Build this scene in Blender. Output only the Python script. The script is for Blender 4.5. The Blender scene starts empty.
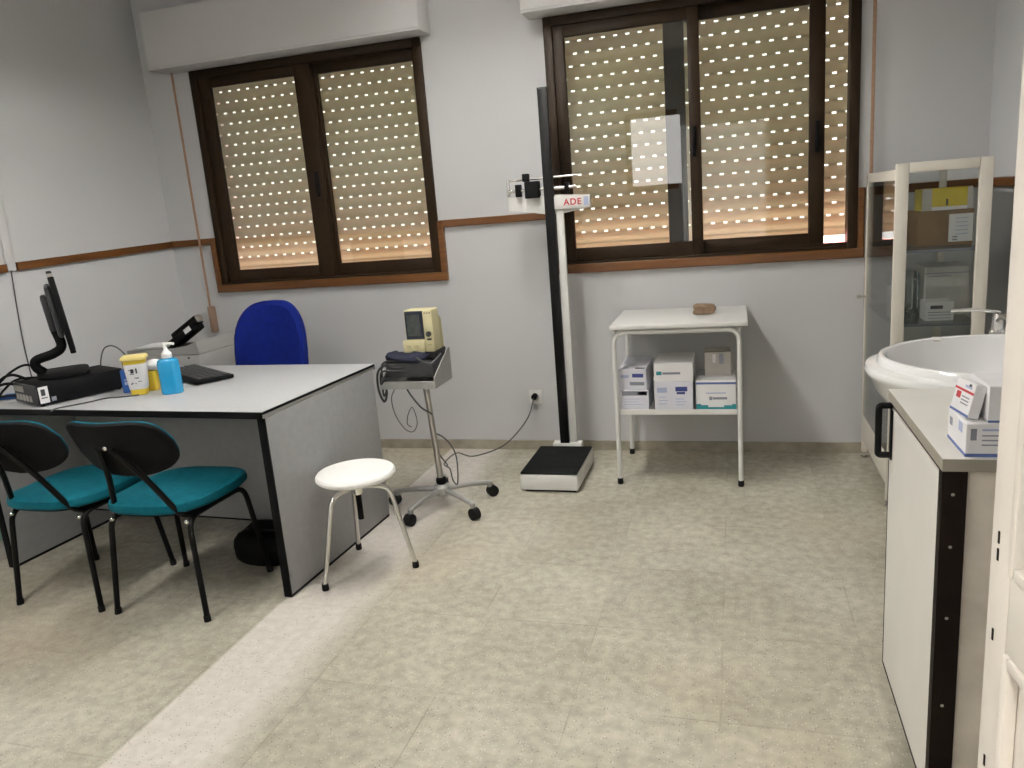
import bpy, bmesh, math, random
from mathutils import Vector, Matrix, Euler
random.seed(7)
PI = math.pi
C = bpy.context.scene.collection
V = Vector

# ------------------------------------------------------------------ materials
def _nt(name):
    m = bpy.data.materials.new(name); m.use_nodes = True
    nt = m.node_tree
    return m, nt, nt.nodes['Principled BSDF']

def mat(name, col, rough=.5, metal=0., var=.06, scale=8., spec=.5, bump=0., bscale=60., rvar=0., coat=0.):
    """procedural surface: base colour with a little noise, optional grain bump"""
    m, nt, p = _nt(name)
    N, L = nt.nodes, nt.links
    tc = N.new('ShaderNodeTexCoord')
    nz = N.new('ShaderNodeTexNoise'); nz.inputs['Scale'].default_value = scale; nz.inputs['Detail'].default_value = 4
    L.new(tc.outputs['Object'], nz.inputs['Vector'])
    rp = N.new('ShaderNodeValToRGB')
    a = [max(0, c*(1-var)) for c in col]; b = [min(1, c*(1+var)) for c in col]
    rp.color_ramp.elements[0].position = .3; rp.color_ramp.elements[1].position = .7
    rp.color_ramp.elements[0].color = (*a, 1); rp.color_ramp.elements[1].color = (*b, 1)
    L.new(nz.outputs['Fac'], rp.inputs['Fac']); L.new(rp.outputs['Color'], p.inputs['Base Color'])
    p.inputs['Roughness'].default_value = rough; p.inputs['Metallic'].default_value = metal
    p.inputs['Specular IOR Level'].default_value = spec
    if coat: p.inputs['Coat Weight'].default_value = coat; p.inputs['Coat Roughness'].default_value = .1
    if bump:
        n2 = N.new('ShaderNodeTexNoise'); n2.inputs['Scale'].default_value = bscale; n2.inputs['Detail'].default_value = 3
        L.new(tc.outputs['Object'], n2.inputs['Vector'])
        bp = N.new('ShaderNodeBump'); bp.inputs['Strength'].default_value = bump; bp.inputs['Distance'].default_value = .004
        L.new(n2.outputs['Fac'], bp.inputs['Height']); L.new(bp.outputs['Normal'], p.inputs['Normal'])
    return m

def emit(name, col, s):
    m = bpy.data.materials.new(name); m.use_nodes = True
    nt = m.node_tree; nt.nodes.remove(nt.nodes['Principled BSDF'])
    e = nt.nodes.new('ShaderNodeEmission'); e.inputs['Color'].default_value = (*col, 1); e.inputs['Strength'].default_value = s
    nt.links.new(e.outputs[0], nt.nodes['Material Output'].inputs[0])
    return m

def glass(name, tint=(.93, .96, .94), ior=1.5, gain=1.0):
    """thin clear pane: Fresnel mix of see-through and mirror"""
    m = bpy.data.materials.new(name); m.use_nodes = True
    nt = m.node_tree; N, L = nt.nodes, nt.links; N.remove(N['Principled BSDF'])
    t = N.new('ShaderNodeBsdfTransparent'); t.inputs['Color'].default_value = (*tint, 1)
    g = N.new('ShaderNodeBsdfGlossy'); g.inputs['Roughness'].default_value = .01
    f = N.new('ShaderNodeFresnel'); f.inputs['IOR'].default_value = ior
    mu = N.new('ShaderNodeMath'); mu.operation = 'MULTIPLY'; mu.use_clamp = True; mu.inputs[1].default_value = gain
    mx = N.new('ShaderNodeMixShader')
    L.new(f.outputs[0], mu.inputs[0]); L.new(mu.outputs[0], mx.inputs[0])
    L.new(t.outputs[0], mx.inputs[1]); L.new(g.outputs[0], mx.inputs[2])
    L.new(mx.outputs[0], N['Material Output'].inputs[0])
    return m

def wood(name, c0, c1, axis='X', rough=.4):
    m, nt, p = _nt(name); N, L = nt.nodes, nt.links
    tc = N.new('ShaderNodeTexCoord'); mp = N.new('ShaderNodeMapping')
    sc = {'X': (1.5, 40, 40), 'Y': (40, 1.5, 40), 'Z': (40, 40, 1.5)}[axis]
    mp.inputs['Scale'].default_value = sc
    nz = N.new('ShaderNodeTexNoise'); nz.inputs['Scale'].default_value = 1.6; nz.inputs['Detail'].default_value = 6
    rp = N.new('ShaderNodeValToRGB'); rp.color_ramp.elements[0].color = (*c0, 1); rp.color_ramp.elements[1].color = (*c1, 1)
    rp.color_ramp.elements[0].position = .3; rp.color_ramp.elements[1].position = .7
    L.new(tc.outputs['Object'], mp.inputs[0]); L.new(mp.outputs[0], nz.inputs['Vector'])
    L.new(nz.outputs['Fac'], rp.inputs['Fac']); L.new(rp.outputs['Color'], p.inputs['Base Color'])
    p.inputs['Roughness'].default_value = rough
    return m

def terrazzo(name, dull=1.0):
    m, nt, p = _nt(name); N, L = nt.nodes, nt.links
    tc = N.new('ShaderNodeTexCoord')
    sep = N.new('ShaderNodeSeparateXYZ'); L.new(tc.outputs['Object'], sep.inputs[0])
    def math_(op, a=None, b=None, v=None, clamp=False):
        n = N.new('ShaderNodeMath'); n.operation = op; n.use_clamp = clamp
        if a is not None: L.new(a, n.inputs[0])
        if b is not None: L.new(b, n.inputs[1])
        if v is not None: n.inputs[1].default_value = v
        return n.outputs[0]
    def mix(fac, a, b, bt='MIX'):
        n = N.new('ShaderNodeMix'); n.data_type = 'RGBA'; n.blend_type = bt
        if hasattr(fac, 'is_linked') or hasattr(fac, 'links'): L.new(fac, n.inputs['Factor'])
        else: n.inputs['Factor'].default_value = fac
        for s, q in ((6, a), (7, b)):
            if isinstance(q, tuple): n.inputs[s].default_value = (*q, 1)
            else: L.new(q, n.inputs[s])
        return n.outputs[2]
    def noise(scale, detail=4):
        n = N.new('ShaderNodeTexNoise'); n.inputs['Scale'].default_value = scale; n.inputs['Detail'].default_value = detail
        L.new(tc.outputs['Object'], n.inputs['Vector']); return n.outputs['Fac']
    def ramp(inp, stops):
        r = N.new('ShaderNodeValToRGB'); e = r.color_ramp.elements
        e[0].position, e[0].color = stops[0][0], (*stops[0][1], 1)
        e[1].position, e[1].color = stops[1][0], (*stops[1][1], 1)
        for q, c in stops[2:]:
            x = e.new(q); x.color = (*c, 1)
        L.new(inp, r.inputs[0]); return r.outputs['Color']
    base = ramp(noise(2.2, 6), [(.30, (.385, .360, .285)), (.70, (.50, .474, .39))])
    fine = ramp(noise(26, 6), [(.3, (.82, .82, .82)), (.7, (1.12, 1.12, 1.12))])
    base = mix(1., base, fine, 'MULTIPLY')
    # warm rusty stains
    st = math_('SUBTRACT', noise(.9, 2), None, .52); st = math_('MULTIPLY', st, None, 2.0, True)
    base = mix(st, base, (.50, .40, .29))
    # per tile tone
    tile = .403
    fx = math_('DIVIDE', math_('ADD', sep.outputs[0], None, .862 + tile*40), None, tile)
    fy = math_('DIVIDE', math_('ADD', sep.outputs[1], None, -1.852 + .428*40), None, .428)
    cx = math_('FLOOR', fx); cy = math_('FLOOR', fy)
    cmb = N.new('ShaderNodeCombineXYZ'); L.new(cx, cmb.inputs[0]); L.new(cy, cmb.inputs[1])
    wn = N.new('ShaderNodeTexWhiteNoise'); wn.noise_dimensions = '2D'; L.new(cmb.outputs[0], wn.inputs['Vector'])
    tone = ramp(wn.outputs['Value'], [(0, (.955, .955, .95)), (1, (1.03, 1.03, 1.025))])
    base = mix(1., base, tone, 'MULTIPLY')
    # the re-laid strip of paler tiles running beside the desk
    nn = math_('MULTIPLY', math_('SUBTRACT', noise(7, 5), None, .5), None, .06)
    xs = math_('ADD', sep.outputs[0], nn)
    a = N.new('ShaderNodeMapRange'); a.inputs[1].default_value = -1.662; a.inputs[2].default_value = -1.650
    L.new(sep.outputs[0], a.inputs[0])
    b = N.new('ShaderNodeMapRange'); b.inputs[1].default_value = -1.40; b.inputs[2].default_value = -1.27
    b.inputs[3].default_value = 1; b.inputs[4].default_value = 0
    L.new(xs, b.inputs[0])
    strip = math_('MULTIPLY', a.outputs[0], b.outputs[0])
    pale = ramp(noise(30, 5), [(.3, (.57, .53, .47)), (.7, (.67, .63, .575))])
    base = mix(strip, base, pale)
    # chips
    vo = N.new('ShaderNodeTexVoronoi'); vo.inputs['Scale'].default_value = 120; L.new(tc.outputs['Object'], vo.inputs['Vector'])
    chip = math_('LESS_THAN', vo.outputs['Distance'], None, .22)
    sc = N.new('ShaderNodeSeparateColor'); L.new(vo.outputs['Color'], sc.inputs[0])
    dk = math_('MULTIPLY', chip, math_('GREATER_THAN', sc.outputs[0], None, .76))
    lt = math_('MULTIPLY', chip, math_('LESS_THAN', sc.outputs[0], None, .38))
    dk = math_('MULTIPLY', dk, None, .75); lt = math_('MULTIPLY', lt, None, .6)
    base = mix(dk, base, (.14, .12, .10)); base = mix(lt, base, (.72, .70, .64))
    # joints
    def joint(f):
        fr = math_('FRACT', f); d = math_('ABSOLUTE', math_('SUBTRACT', fr, None, .5))
        return math_('GREATER_THAN', d, None, .4935)
    j = math_('MAXIMUM', joint(fx), joint(fy))
    jn = math_('MULTIPLY', math_('SUBTRACT', noise(5, 4), None, .38), None, 3., True)
    j = math_('MULTIPLY', math_('MULTIPLY', j, jn), None, .42)
    base = mix(j, base, (.20, .175, .13))
    L.new(base, p.inputs['Base Color'])
    r = N.new('ShaderNodeMapRange'); r.inputs[3].default_value = .10; r.inputs[4].default_value = .26
    L.new(noise(6, 4), r.inputs[0]); L.new(r.outputs[0], p.inputs['Roughness'])
    bp = N.new('ShaderNodeBump'); bp.inputs['Strength'].default_value = .05; bp.inputs['Distance'].default_value = .004
    L.new(noise(9, 3), bp.inputs['Height']); L.new(bp.outputs[0], p.inputs['Normal'])
    p.inputs['Specular IOR Level'].default_value = .4
    return m

def shutter_material():
    m = bpy.data.materials.new('shutter_plastic'); m.use_nodes = True
    nt = m.node_tree; N, L = nt.nodes, nt.links; N.remove(N['Principled BSDF'])
    tc = N.new('ShaderNodeTexCoord'); nz = N.new('ShaderNodeTexNoise'); nz.inputs['Scale'].default_value = 5
    L.new(tc.outputs['Object'], nz.inputs['Vector'])
    rp = N.new('ShaderNodeValToRGB'); rp.color_ramp.elements[0].color = (.48, .455, .33, 1); rp.color_ramp.elements[1].color = (.56, .53, .39, 1)
    L.new(nz.outputs['Fac'], rp.inputs[0])
    d = N.new('ShaderNodeBsdfDiffuse'); L.new(rp.outputs[0], d.inputs['Color'])
    t = N.new('ShaderNodeBsdfTranslucent'); t.inputs['Color'].default_value = (.78, .74, .58, 1)
    mx = N.new('ShaderNodeMixShader'); mx.inputs[0].default_value = .36
    L.new(d.outputs[0], mx.inputs[1]); L.new(t.outputs[0], mx.inputs[2]); L.new(mx.outputs[0], N['Material Output'].inputs[0])
    return m

M = dict(
    wall=mat('wall_paint', (.565, .565, .567), .62, var=.025, scale=1.3, bump=.08, bscale=140),
    ceil=mat('ceiling_paint', (.78, .77, .75), .8, var=.02, scale=2),
    floor=terrazzo('terrazzo'),
    skirt=mat('skirting_terrazzo', (.33, .30, .235), .4, var=.2, scale=14),
    wood=wood('varnished_wood', (.082, .028, .0035), (.150, .056, .009), 'X'),
    woodz=wood('varnished_wood_upright', (.082, .028, .0035), (.150, .056, .009), 'Z'),
    bronze=mat('bronze_aluminium', (.019, .0105, .0042), .5, .0, var=.15, scale=20, spec=.16),
    shutter=shutter_material(),
    pane=glass('window_glass', (.95, .97, .95), 1.5, 1.9),
    cabglass=glass('cabinet_glass', (.965, .985, .975), 1.5, .8),
    casing=mat('casing_paint', (.60, .59, .58), .55, var=.02, scale=3),
    strap=mat('strap_webbing', (.36, .22, .14), .8, var=.15, scale=60),
    strapbox=mat('winder_plastic', (.30, .20, .14), .45, var=.08),
    black=mat('black_plastic', (.0045, .0045, .005), .6, var=.2, scale=20, spec=.1),
    blackm=mat('black_enamel', (.003, .003, .003), .42, var=.2, spec=.14),
    rubber=mat('black_rubber', (.006, .006, .006), .75, var=.2, spec=.25),
    chrome=mat('chrome', (.72, .71, .68), .22, 1., var=.05),
    steel=mat('brushed_steel', (.52, .50, .46), .35, .9, var=.1, scale=15),
    alu=mat('grey_aluminium', (.42, .42, .40), .42, .6, var=.1),
    teal=mat('teal_fabric', (.0, .092, .128), .85, var=.14, scale=40, bump=.4, bscale=500, spec=.2),
    blue=mat('blue_fabric', (.003, .011, .135), .9, var=.15, scale=30, bump=.4, bscale=500, spec=.15),
    desktop=mat('grey_laminate', (.44, .445, .45), .38, var=.03, scale=60),
    deskside=mat('mid_grey_laminate', (.31, .313, .315), .5, var=.04, scale=30),
    white=mat('white_enamel', (.69, .68, .65), .35, var=.03, scale=6),
    stoolw=mat('white_plastic', (.90, .89, .86), .4, var=.02),
    ceramic=mat('white_ceramic', (.80, .80, .79), .12, var=.015, scale=4, coat=.4),
    cream=mat('cream_enamel', (.66, .62, .54), .45, var=.05, scale=7),
    doorpaint=mat('door_paint', (.72, .67, .60), .45, var=.05, scale=9),
    counterw=mat('white_laminate', (.70, .68, .63), .4, var=.03, scale=5),
    counteredge=mat('grey_edge_band', (.30, .275, .225), .5, var=.08),
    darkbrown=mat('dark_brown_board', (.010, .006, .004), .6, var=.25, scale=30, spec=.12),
    rusty=mat('stained_white_board', (.74, .67, .58), .6, var=.16, scale=9),
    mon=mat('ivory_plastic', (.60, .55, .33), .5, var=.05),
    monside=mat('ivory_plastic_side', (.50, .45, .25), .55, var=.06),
    screen=mat('dark_screen', (.016, .020, .034), .15, var=.3),
    screeng=mat('display_glass', (.055, .062, .058), .12, var=.25, scale=40),
    navy=mat('navy_cloth', (.003, .005, .020), .85, var=.3, scale=30),
    gunmetal=mat('dark_grey_plastic', (.026, .027, .029), .5, var=.15),
    cable=mat('grey_cable', (.07, .07, .07), .6, var=.1),
    whitecable=mat('pale_cable', (.42, .40, .37), .6),
    cardw=mat('white_card', (.74, .73, .73), .65, var=.03, scale=12),
    cardl=mat('lilac_card', (.66, .66, .72), .65, var=.03, scale=12),
    cardk=mat('brown_card', (.20, .11, .035), .8, var=.1, scale=25),
    cardg=mat('grey_card', (.45, .43, .39), .75, var=.06, scale=20),
    inkblue=mat('navy_ink', (.03, .045, .19), .6), inkgrey=mat('grey_ink', (.22, .23, .27), .6),
    inkpale=mat('pale_blue_ink', (.38, .43, .60), .6), inkteal=mat('teal_ink', (.02, .24, .27), .6),
    inkred=mat('red_ink', (.45, .02, .03), .6), inkdk=mat('black_ink', (.03, .03, .035), .6),
    inkband=mat('blue_band_ink', (.10, .15, .35), .6),
    yellow=mat('yellow_plastic', (.68, .50, .035), .4, var=.06),
    lemon=mat('pale_yellow_plastic', (.80, .66, .25), .45, var=.05),
    yellowbox=mat('yellow_card', (.58, .45, .01), .6, var=.1, scale=30),
    gel=mat('blue_gel', (.015, .30, .58), .18, var=.06, coat=.3),
    bluebox=mat('blue_card', (.02, .10, .36), .6, var=.1),
    paper=mat('white_paper', (.74, .74, .74), .8, var=.03),
    printer=mat('grey_printer_plastic', (.36, .355, .34), .5, var=.03),
    rock=mat('brown_sponge', (.20, .135, .085), .95, var=.25, scale=40, bump=.8, bscale=120),
    green=mat('pale_green_bag', (.20, .33, .26), .4, var=.15),
    matpad=mat('ribbed_black_mat', (.007, .008, .008), .7, var=.2, spec=.12),
    darkglass=mat('dim_void', (.05, .05, .05), .5),
    clear=glass('clear_plastic', (.80, .84, .82), 1.45, 2.2),
    terracotta=mat('pink_bounce_sill', (.80, .36, .31), .8, var=.1, scale=10),
    outwall=mat('outside_render', (.72, .66, .58), .85, var=.05),
    lens=emit('lit_tube', (1., .972, .935), 235.),
    hallfill=emit('added_fill_tube', (1., .972, .93), 1150.),
    frosted=emit('frosted_lit_pane', (1., .95, .93), 3.6),
)

# ------------------------------------------------------------------ mesh helpers
def frame_z(d):
    d = V(d).normalized()
    return d.to_track_quat('Z', 'Y').to_matrix().to_4x4()

class B:
    """collects shapes into one mesh"""
    def __init__(s): s.bm = bmesh.new()
    def _xf(s, vs, m):
        if m is not None: bmesh.ops.transform(s.bm, matrix=m, verts=vs)
    def box(s, x0, x1, y0, y1, z0, z1, bev=0., m=None, seg=2):
        r = bmesh.ops.create_cube(s.bm, size=1)
        vs = r['verts']
        for v in vs:
            v.co = V(((x0+x1)/2 + v.co.x*(x1-x0), (y0+y1)/2 + v.co.y*(y1-y0), (z0+z1)/2 + v.co.z*(z1-z0)))
        if bev > 0:
            es = list({e for v in vs for e in v.link_edges})
            g = bmesh.ops.bevel(s.bm, geom=es, offset=bev, segments=seg, profile=.5, affect='EDGES')
            vs = list({v for f in g['faces'] for v in f.verts} | {v for v in vs if v.is_valid})
        s._xf(vs, m); return s
    def rings(s, rings, cap=True, closed=False):
        R = [[s.bm.verts.new(p) for p in r] for r in rings]
        n = len(R[0])
        pairs = list(zip(R, R[1:])) + ([(R[-1], R[0])] if closed else [])
        for a, b in pairs:
            for i in range(n):
                j = (i+1) % n
                try: s.bm.faces.new((a[i], a[j], b[j], b[i]))
                except ValueError: pass
        if cap and not closed:
            s.bm.faces.new(list(reversed(R[0]))); s.bm.faces.new(R[-1])
        return s
    def tube(s, pts, r, n=10, closed=False, r2=None):
        pts = [V(p) for p in pts]; k = len(pts)
        out = []; up = None
        for i, p in enumerate(pts):
            a = pts[(i-1) % k] if (closed or i > 0) else None
            b = pts[(i+1) % k] if (closed or i < k-1) else None
            t = ((b-p).normalized() if b is not None else V((0,0,0))) + ((p-a).normalized() if a is not None else V((0,0,0)))
            if t.length < 1e-9: t = (b-p) if b is not None else (p-a)
            t.normalize()
            if up is None:
                up = V((0, 0, 1)) if abs(t.z) < .9 else V((1, 0, 0))
            x = t.cross(up); 
            if x.length < 1e-6: x = t.orthogonal()
            x.normalize(); y = x.cross(t).normalized(); up = y
            rr = r if r2 is None else r + (r2-r)*i/(k-1)
            out.append([p + x*math.cos(2*PI*q/n)*rr + y*math.sin(2*PI*q/n)*rr for q in range(n)])
        return s.rings(out, True, closed)
    def cyl(s, a, b, r, n=20, r2=None): return s.tube([a, b], r, n, r2=r2)
    def lathe(s, prof, n=32, c=(0, 0, 0), sx=1., sy=1., m=None):
        rr = []
        for (r, z) in prof:
            rr.append([V((c[0]+max(r, 1e-4)*math.cos(2*PI*q/n)*sx, c[1]+max(r, 1e-4)*math.sin(2*PI*q/n)*sy, c[2]+z)) for q in range(n)])
        if m is not None: rr = [[m @ p for p in r] for r in rr]
        return s.rings(rr)
    def prism(s, outline, z0, z1, m=None, bev=0.):
        """outline in xy extruded z0..z1"""
        lo = [V((x, y, z0)) for x, y in outline]; hi = [V((x, y, z1)) for x, y in outline]
        rr = [lo, hi]
        if bev > 0:
            cx = sum(p[0] for p in outline)/len(outline); cy = sum(p[1] for p in outline)/len(outline)
            def ins(z, d):
                o = []
                for x, y in outline:
                    v = V((x-cx, y-cy)); L_ = v.length or 1
                    v = v*(1-d/L_); o.append(V((cx+v.x, cy+v.y, z)))
                return o
            rr = [ins(z0, bev), ins(z0+bev*.3, bev*.3), ins(z0+bev, 0), ins(z1-bev, 0), ins(z1-bev*.3, bev*.3), ins(z1, bev)]
        if m is not None: rr = [[m @ p for p in r] for r in rr]
        return s.rings(rr)
    def ball(s, c, r, sx=1, sy=1, sz=1, u=20, v=12):
        g = bmesh.ops.create_uvsphere(s.bm, u_segments=u, v_segments=v, radius=r)
        bmesh.ops.transform(s.bm, matrix=Matrix.Translation(c) @ Matrix.Diagonal((sx, sy, sz, 1)), verts=g['verts']); return s

def arc(pts, r, n=5):
    """polyline with rounded corners of radius r"""
    pts = [V(p) for p in pts]; out = [pts[0]]
    for a, b, c in zip(pts, pts[1:], pts[2:]):
        d1 = (a-b); d2 = (c-b); k = min(r, d1.length*.49, d2.length*.49)
        p0 = b + d1.normalized()*k; p1 = b + d2.normalized()*k
        for i in range(n+1):
            t = i/n; out.append(p0*(1-t)**2 + b*2*t*(1-t) + p1*t*t)
    out.append(pts[-1]); return out

def spline(pts, n=8):
    P = [V(p) for p in pts]; P = [P[0]*2-P[1]] + P + [P[-1]*2-P[-2]]; out = []
    for i in range(1, len(P)-2):
        a, b, c, d = P[i-1:i+3]
        for k in range(n):
            t = k/n
            out.append(.5*((2*b) + (c-a)*t + (2*a-5*b+4*c-d)*t*t + (-a+3*b-3*c+d)*t**3))
    out.append(P[-2]); return out

def rrect(w, d, r, n=6, cx=0, cy=0):
    o = []
    for sx, sy, a0 in ((1, 1, 0), (-1, 1, PI/2), (-1, -1, PI), (1, -1, 1.5*PI)):
        for i in range(n+1):
            a = a0 + PI/2*i/n
            o.append((cx+sx*(w/2-r)+r*math.cos(a), cy+sy*(d/2-r)+r*math.sin(a)))
    return o

def part(name, b, m, parent=None, smooth=True, label=None):
    bm = b.bm
    bmesh.ops.recalc_face_normals(bm, faces=bm.faces[:])
    me = bpy.data.meshes.new(name); bm.to_mesh(me); bm.free()
    me.materials.append(M[m] if isinstance(m, str) else m)
    if smooth:
        for p in me.polygons: p.use_smooth = True
        try: me.set_sharp_from_angle(angle=math.radians(35))
        except Exception: pass
    o = bpy.data.objects.new(name, me); C.objects.link(o)
    if parent is not None: o.parent = parent
    if label: o['label'] = label
    return o

def thing(name, label, cat, loc=(0, 0, 0), rz=0., group=None):
    o = bpy.data.objects.new(name, None); C.objects.link(o)
    o.empty_display_size = .05
    o.location = loc; o.rotation_euler = (0, 0, rz)
    o['label'] = label; o['category'] = cat
    if group: o['group'] = group
    return o

def tag(o, label, cat, group=None):
    o['label'] = label; o['category'] = cat
    if group: o['group'] = group
    return o

def struct(name, b, m, smooth=False):
    o = part(name, b, m, None, smooth); o['kind'] = 'structure'; return o

def dup(root, loc, rz, label):
    r = root.copy(); C.objects.link(r); r.location = loc; r.rotation_euler = (0, 0, rz); r['label'] = label
    for ch in list(root.children):
        c = ch.copy(); C.objects.link(c); c.parent = r
        for g in list(ch.children):
            d = g.copy(); C.objects.link(d); d.parent = c
    return r

def lettering(name, txt, size, m, parent, loc, rot, depth=.0006, spacing=1.0):
    cu = bpy.data.curves.new(name, 'FONT'); cu.body = txt; cu.size = size; cu.extrude = depth
    cu.align_x = 'CENTER'; cu.align_y = 'CENTER'; cu.space_character = spacing; cu.offset = size*.02
    t = bpy.data.objects.new(name, cu); C.objects.link(t)
    bpy.context.view_layer.update()
    me = bpy.data.meshes.new_from_object(t.evaluated_get(bpy.context.evaluated_depsgraph_get()))
    bpy.data.objects.remove(t)
    o = bpy.data.objects.new(name, me); C.objects.link(o); me.materials.clear(); me.materials.append(M[m])
    o.parent = parent; o.location = loc; o.rotation_euler = rot
    return o

# ------------------------------------------------------------------ the room
YW, XL, XR, YF, H = 4.146, -3.40, 1.12, .03, 2.78
W1 = (-3.07, -1.605, 1.055, 2.305)      # window 1: x0 x1 z0 z1
W2 = (-.93, .57, 1.055, 2.305)
T = .26
struct('floor', B().box(XL-.1, XR+.1, -3.3, YW+.1, -.1, 0), 'floor')
struct('ceiling', B().box(XL-.1, XR+.1, -3.3, YW+.1, H, H+.1), 'ceil')
b = B()
b.box(XL-.1, W1[0], YW, YW+T, 0, H); b.box(W1[1], W2[0], YW, YW+T, 0, H); b.box(W2[1], XR+.1, YW, YW+T, 0, H)
for w in (W1, W2):
    b.box(w[0], w[1], YW, YW+T, 0, w[2]); b.box(w[0], w[1], YW, YW+T, w[3], H)
struct('wall_back', b, 'wall')
struct('wall_left', B().box(XL-.1, XL, YF-.12, YW, 0, H), 'wall')
struct('wall_right', B().box(XR, XR+.1, YF-.12, YW, 0, H), 'wall')
F3 = (-1.02, -.40, 1.50, 2.17)          # lit pane in the front wall, seen mirrored in window 2
b = B()
DX0, DX1 = -.52, .375
b.box(XL, F3[0], YF-.12, YF, 0, H); b.box(F3[1], DX0, YF-.12, YF, 0, H) if F3[1] < DX0 else None
b.box(F3[0], DX0, YF-.12, YF, 0, F3[2]); b.box(F3[0], F3[1], YF-.12, YF, F3[3], H)
b.box(F3[1], DX1, YF-.12, YF, 2.06, H); b.box(DX1, XR, YF-.12, YF, 0, H)
b.box(DX0, F3[1], YF-.12, YF, 2.06, F3[3])
struct('wall_front', b, 'wall')
b = B(); b.box(XL-.1, XR+.1, -3.3, -3.2, 0, H); b.box(-1.6, -1.5, -3.2, YF-.12, 0, H); b.box(1.0, 1.1, -3.2, YF-.12, 0, H)
struct('wall_corridor', b, 'wall')
w3 = thing('window_3', 'frosted lit pane in the entrance wall behind the camera', 'window', (0, 0, 0)); w3['kind'] = 'structure'
part('pane', B().box(F3[0], DX0-.001, YF-.06, YF-.05, F3[2], F3[3]), 'frosted', w3, False)
b = B()
b.box(F3[0]-.05, F3[0], YF-.02, YF+.015, F3[2]-.05, F3[3]+.05); b.box(F3[0], DX0-.03, YF-.02, YF+.015, F3[2]-.05, F3[2]); b.box(F3[0], DX0-.03, YF-.02, YF+.015, F3[3], F3[3]+.05)
part('frame', b, 'wood', w3, False)

for nm, bb in (('baseboard_back', (XL, XR, YW-.012, YW, 0, .055)), ('baseboard_left', (XL, XL+.012, YF, YW-.012, 0, .055)),
               ('baseboard_right', (XR-.012, XR, YF, YW-.012, 0, .055)), ('baseboard_front', (XL+.012, F3[0], YF, YF+.012, 0, .055))):
    struct(nm, B().box(*bb), 'skirt')

# dado rail and the wooden surround it makes round the windows
ZR0, ZR1 = 1.302, 1.342
def rail(name, x0, x1, dz=0):
    struct(name, B().box(x0, x1, YW-.022, YW, ZR0+dz, ZR1+dz, .004), 'wood')
rail('trim_1', XL, W1[0]-.035); rail('trim_2', W1[1]+.03, W2[0]-.035); rail('trim_3', W2[1]+.035, XR)
for k, w in ((4, W1), (5, W2)):
    b = B(); o = .035 if k == 4 else .03
    b.box(w[0]-.035, w[1]+o, YW-.026, YW, w[2]-.048, w[2], .004)
    b.box(w[0]-.035, w[0], YW-.026, YW, w[2], ZR1, .004); b.box(w[1], w[1]+o, YW-.026, YW, w[2], ZR1, .004)
    struct('trim_%d' % k, b, 'wood')
# left wall rail (runs very slightly downhill towards the door), broken by the cable trunking
def left_rail(name, y0, y1, d=0):
    z = lambda y: 1.322 - (YW-y)*.030 + d
    b = B()
    b.rings([[V((XL, y, z(y)-.019)), V((XL+.022, y, z(y)-.019)), V((XL+.022, y, z(y)+.019)), V((XL, y, z(y)+.019))] for y in (y0, y1)])
    struct(name, b, wood_y)
wood_y = wood('varnished_wood_side', (.082, .028, .0035), (.150, .056, .009), 'Y')
left_rail('trim_6', 3.005, YW-.023); left_rail('trim_7', YF, 2.945, -.002)
struct('trim_8', B().box(XR-.022, XR, YF, YW-.023, ZR0, ZR1, .004), wood_y)
struct('trim_9', B().box(XL+.023, F3[0]-.052, YF, YF+.02, ZR0, ZR1, .004), 'wood')
tr = thing('cable_trunking', 'slim white cable trunking running down the left wall across the rail', 'cable trunking', (XL, 2.975, 0))
part('cover', B().box(0, .016, -.024, .024, 1.27, H-.002, .003), 'casing', tr)
part('cord', B().tube(spline([(.006, 0, 1.272), (.006, -.012, 1.1), (.006, -.02, .9), (.006, -.012, .62)]), .0028, 8), 'cable', tr)

# ------------------------------------------------------------------ windows
def rect_frame(b, x0, x1, z0, z1, y0, y1, wl, wr, wb, wt, bev=.003):
    b.box(x0, x0+wl, y0, y1, z0, z1, bev); b.box(x1-wr, x1, y0, y1, z0, z1, bev)
    b.box(x0+wl, x1-wr, y0, y1, z0, z0+wb, bev); b.box(x0+wl, x1-wr, y0, y1, z1-wt, z1, bev)
def window(name, w, sashes, handles):
    t = thing(name, '', 'window'); del t['label']; del t['category']; t['kind'] = 'structure'
    b = B(); rect_frame(b, w[0], w[1], w[2], w[3], YW-.018, YW+.085, .045, .045, .012, .045)
    b.box(w[0]+.045, w[1]-.045, YW+.031, YW+.035, w[2]+.012, w[2]+.03)
    part('frame', b, 'bronze', t, True)
    for (x0, x1, y, wl, wr) in sashes:
        b = B(); rect_frame(b, x0, x1, w[2]+.0125, w[3]-.046, y, y+.03, wl, wr, .070, .055)
        s = part('sash', b, 'bronze', t)
        part('pane', B().box(x0+wl-.004, x1-wr+.004, y+.012, y+.016, w[2]+.079, w[3]-.097), 'pane', s, False)
    for (x, y, z) in handles:
        h = B().box(x-.011, x+.011, y-.014, y-.0005, z-.075, z+.075, .005); h.box(x-.006, x+.006, y-.026, y-.014, z-.05, z+.03, .004)
        part('handle', h, 'black', t)
    return t
window('window_1', W1, [(-3.022, -2.285, YW-.004, .072, .105), (-2.372, -1.652, YW+.04, .10, .030)], [(-2.322, YW-.004, 1.60)])
window('window_2', W2, [(-.884, -.160, YW-.004, .055, .056), (-.335, .422, YW+.04, .10, .072)], [(-.195, YW-.004, 1.63), (.388, YW+.04, 1.60)])

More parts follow.
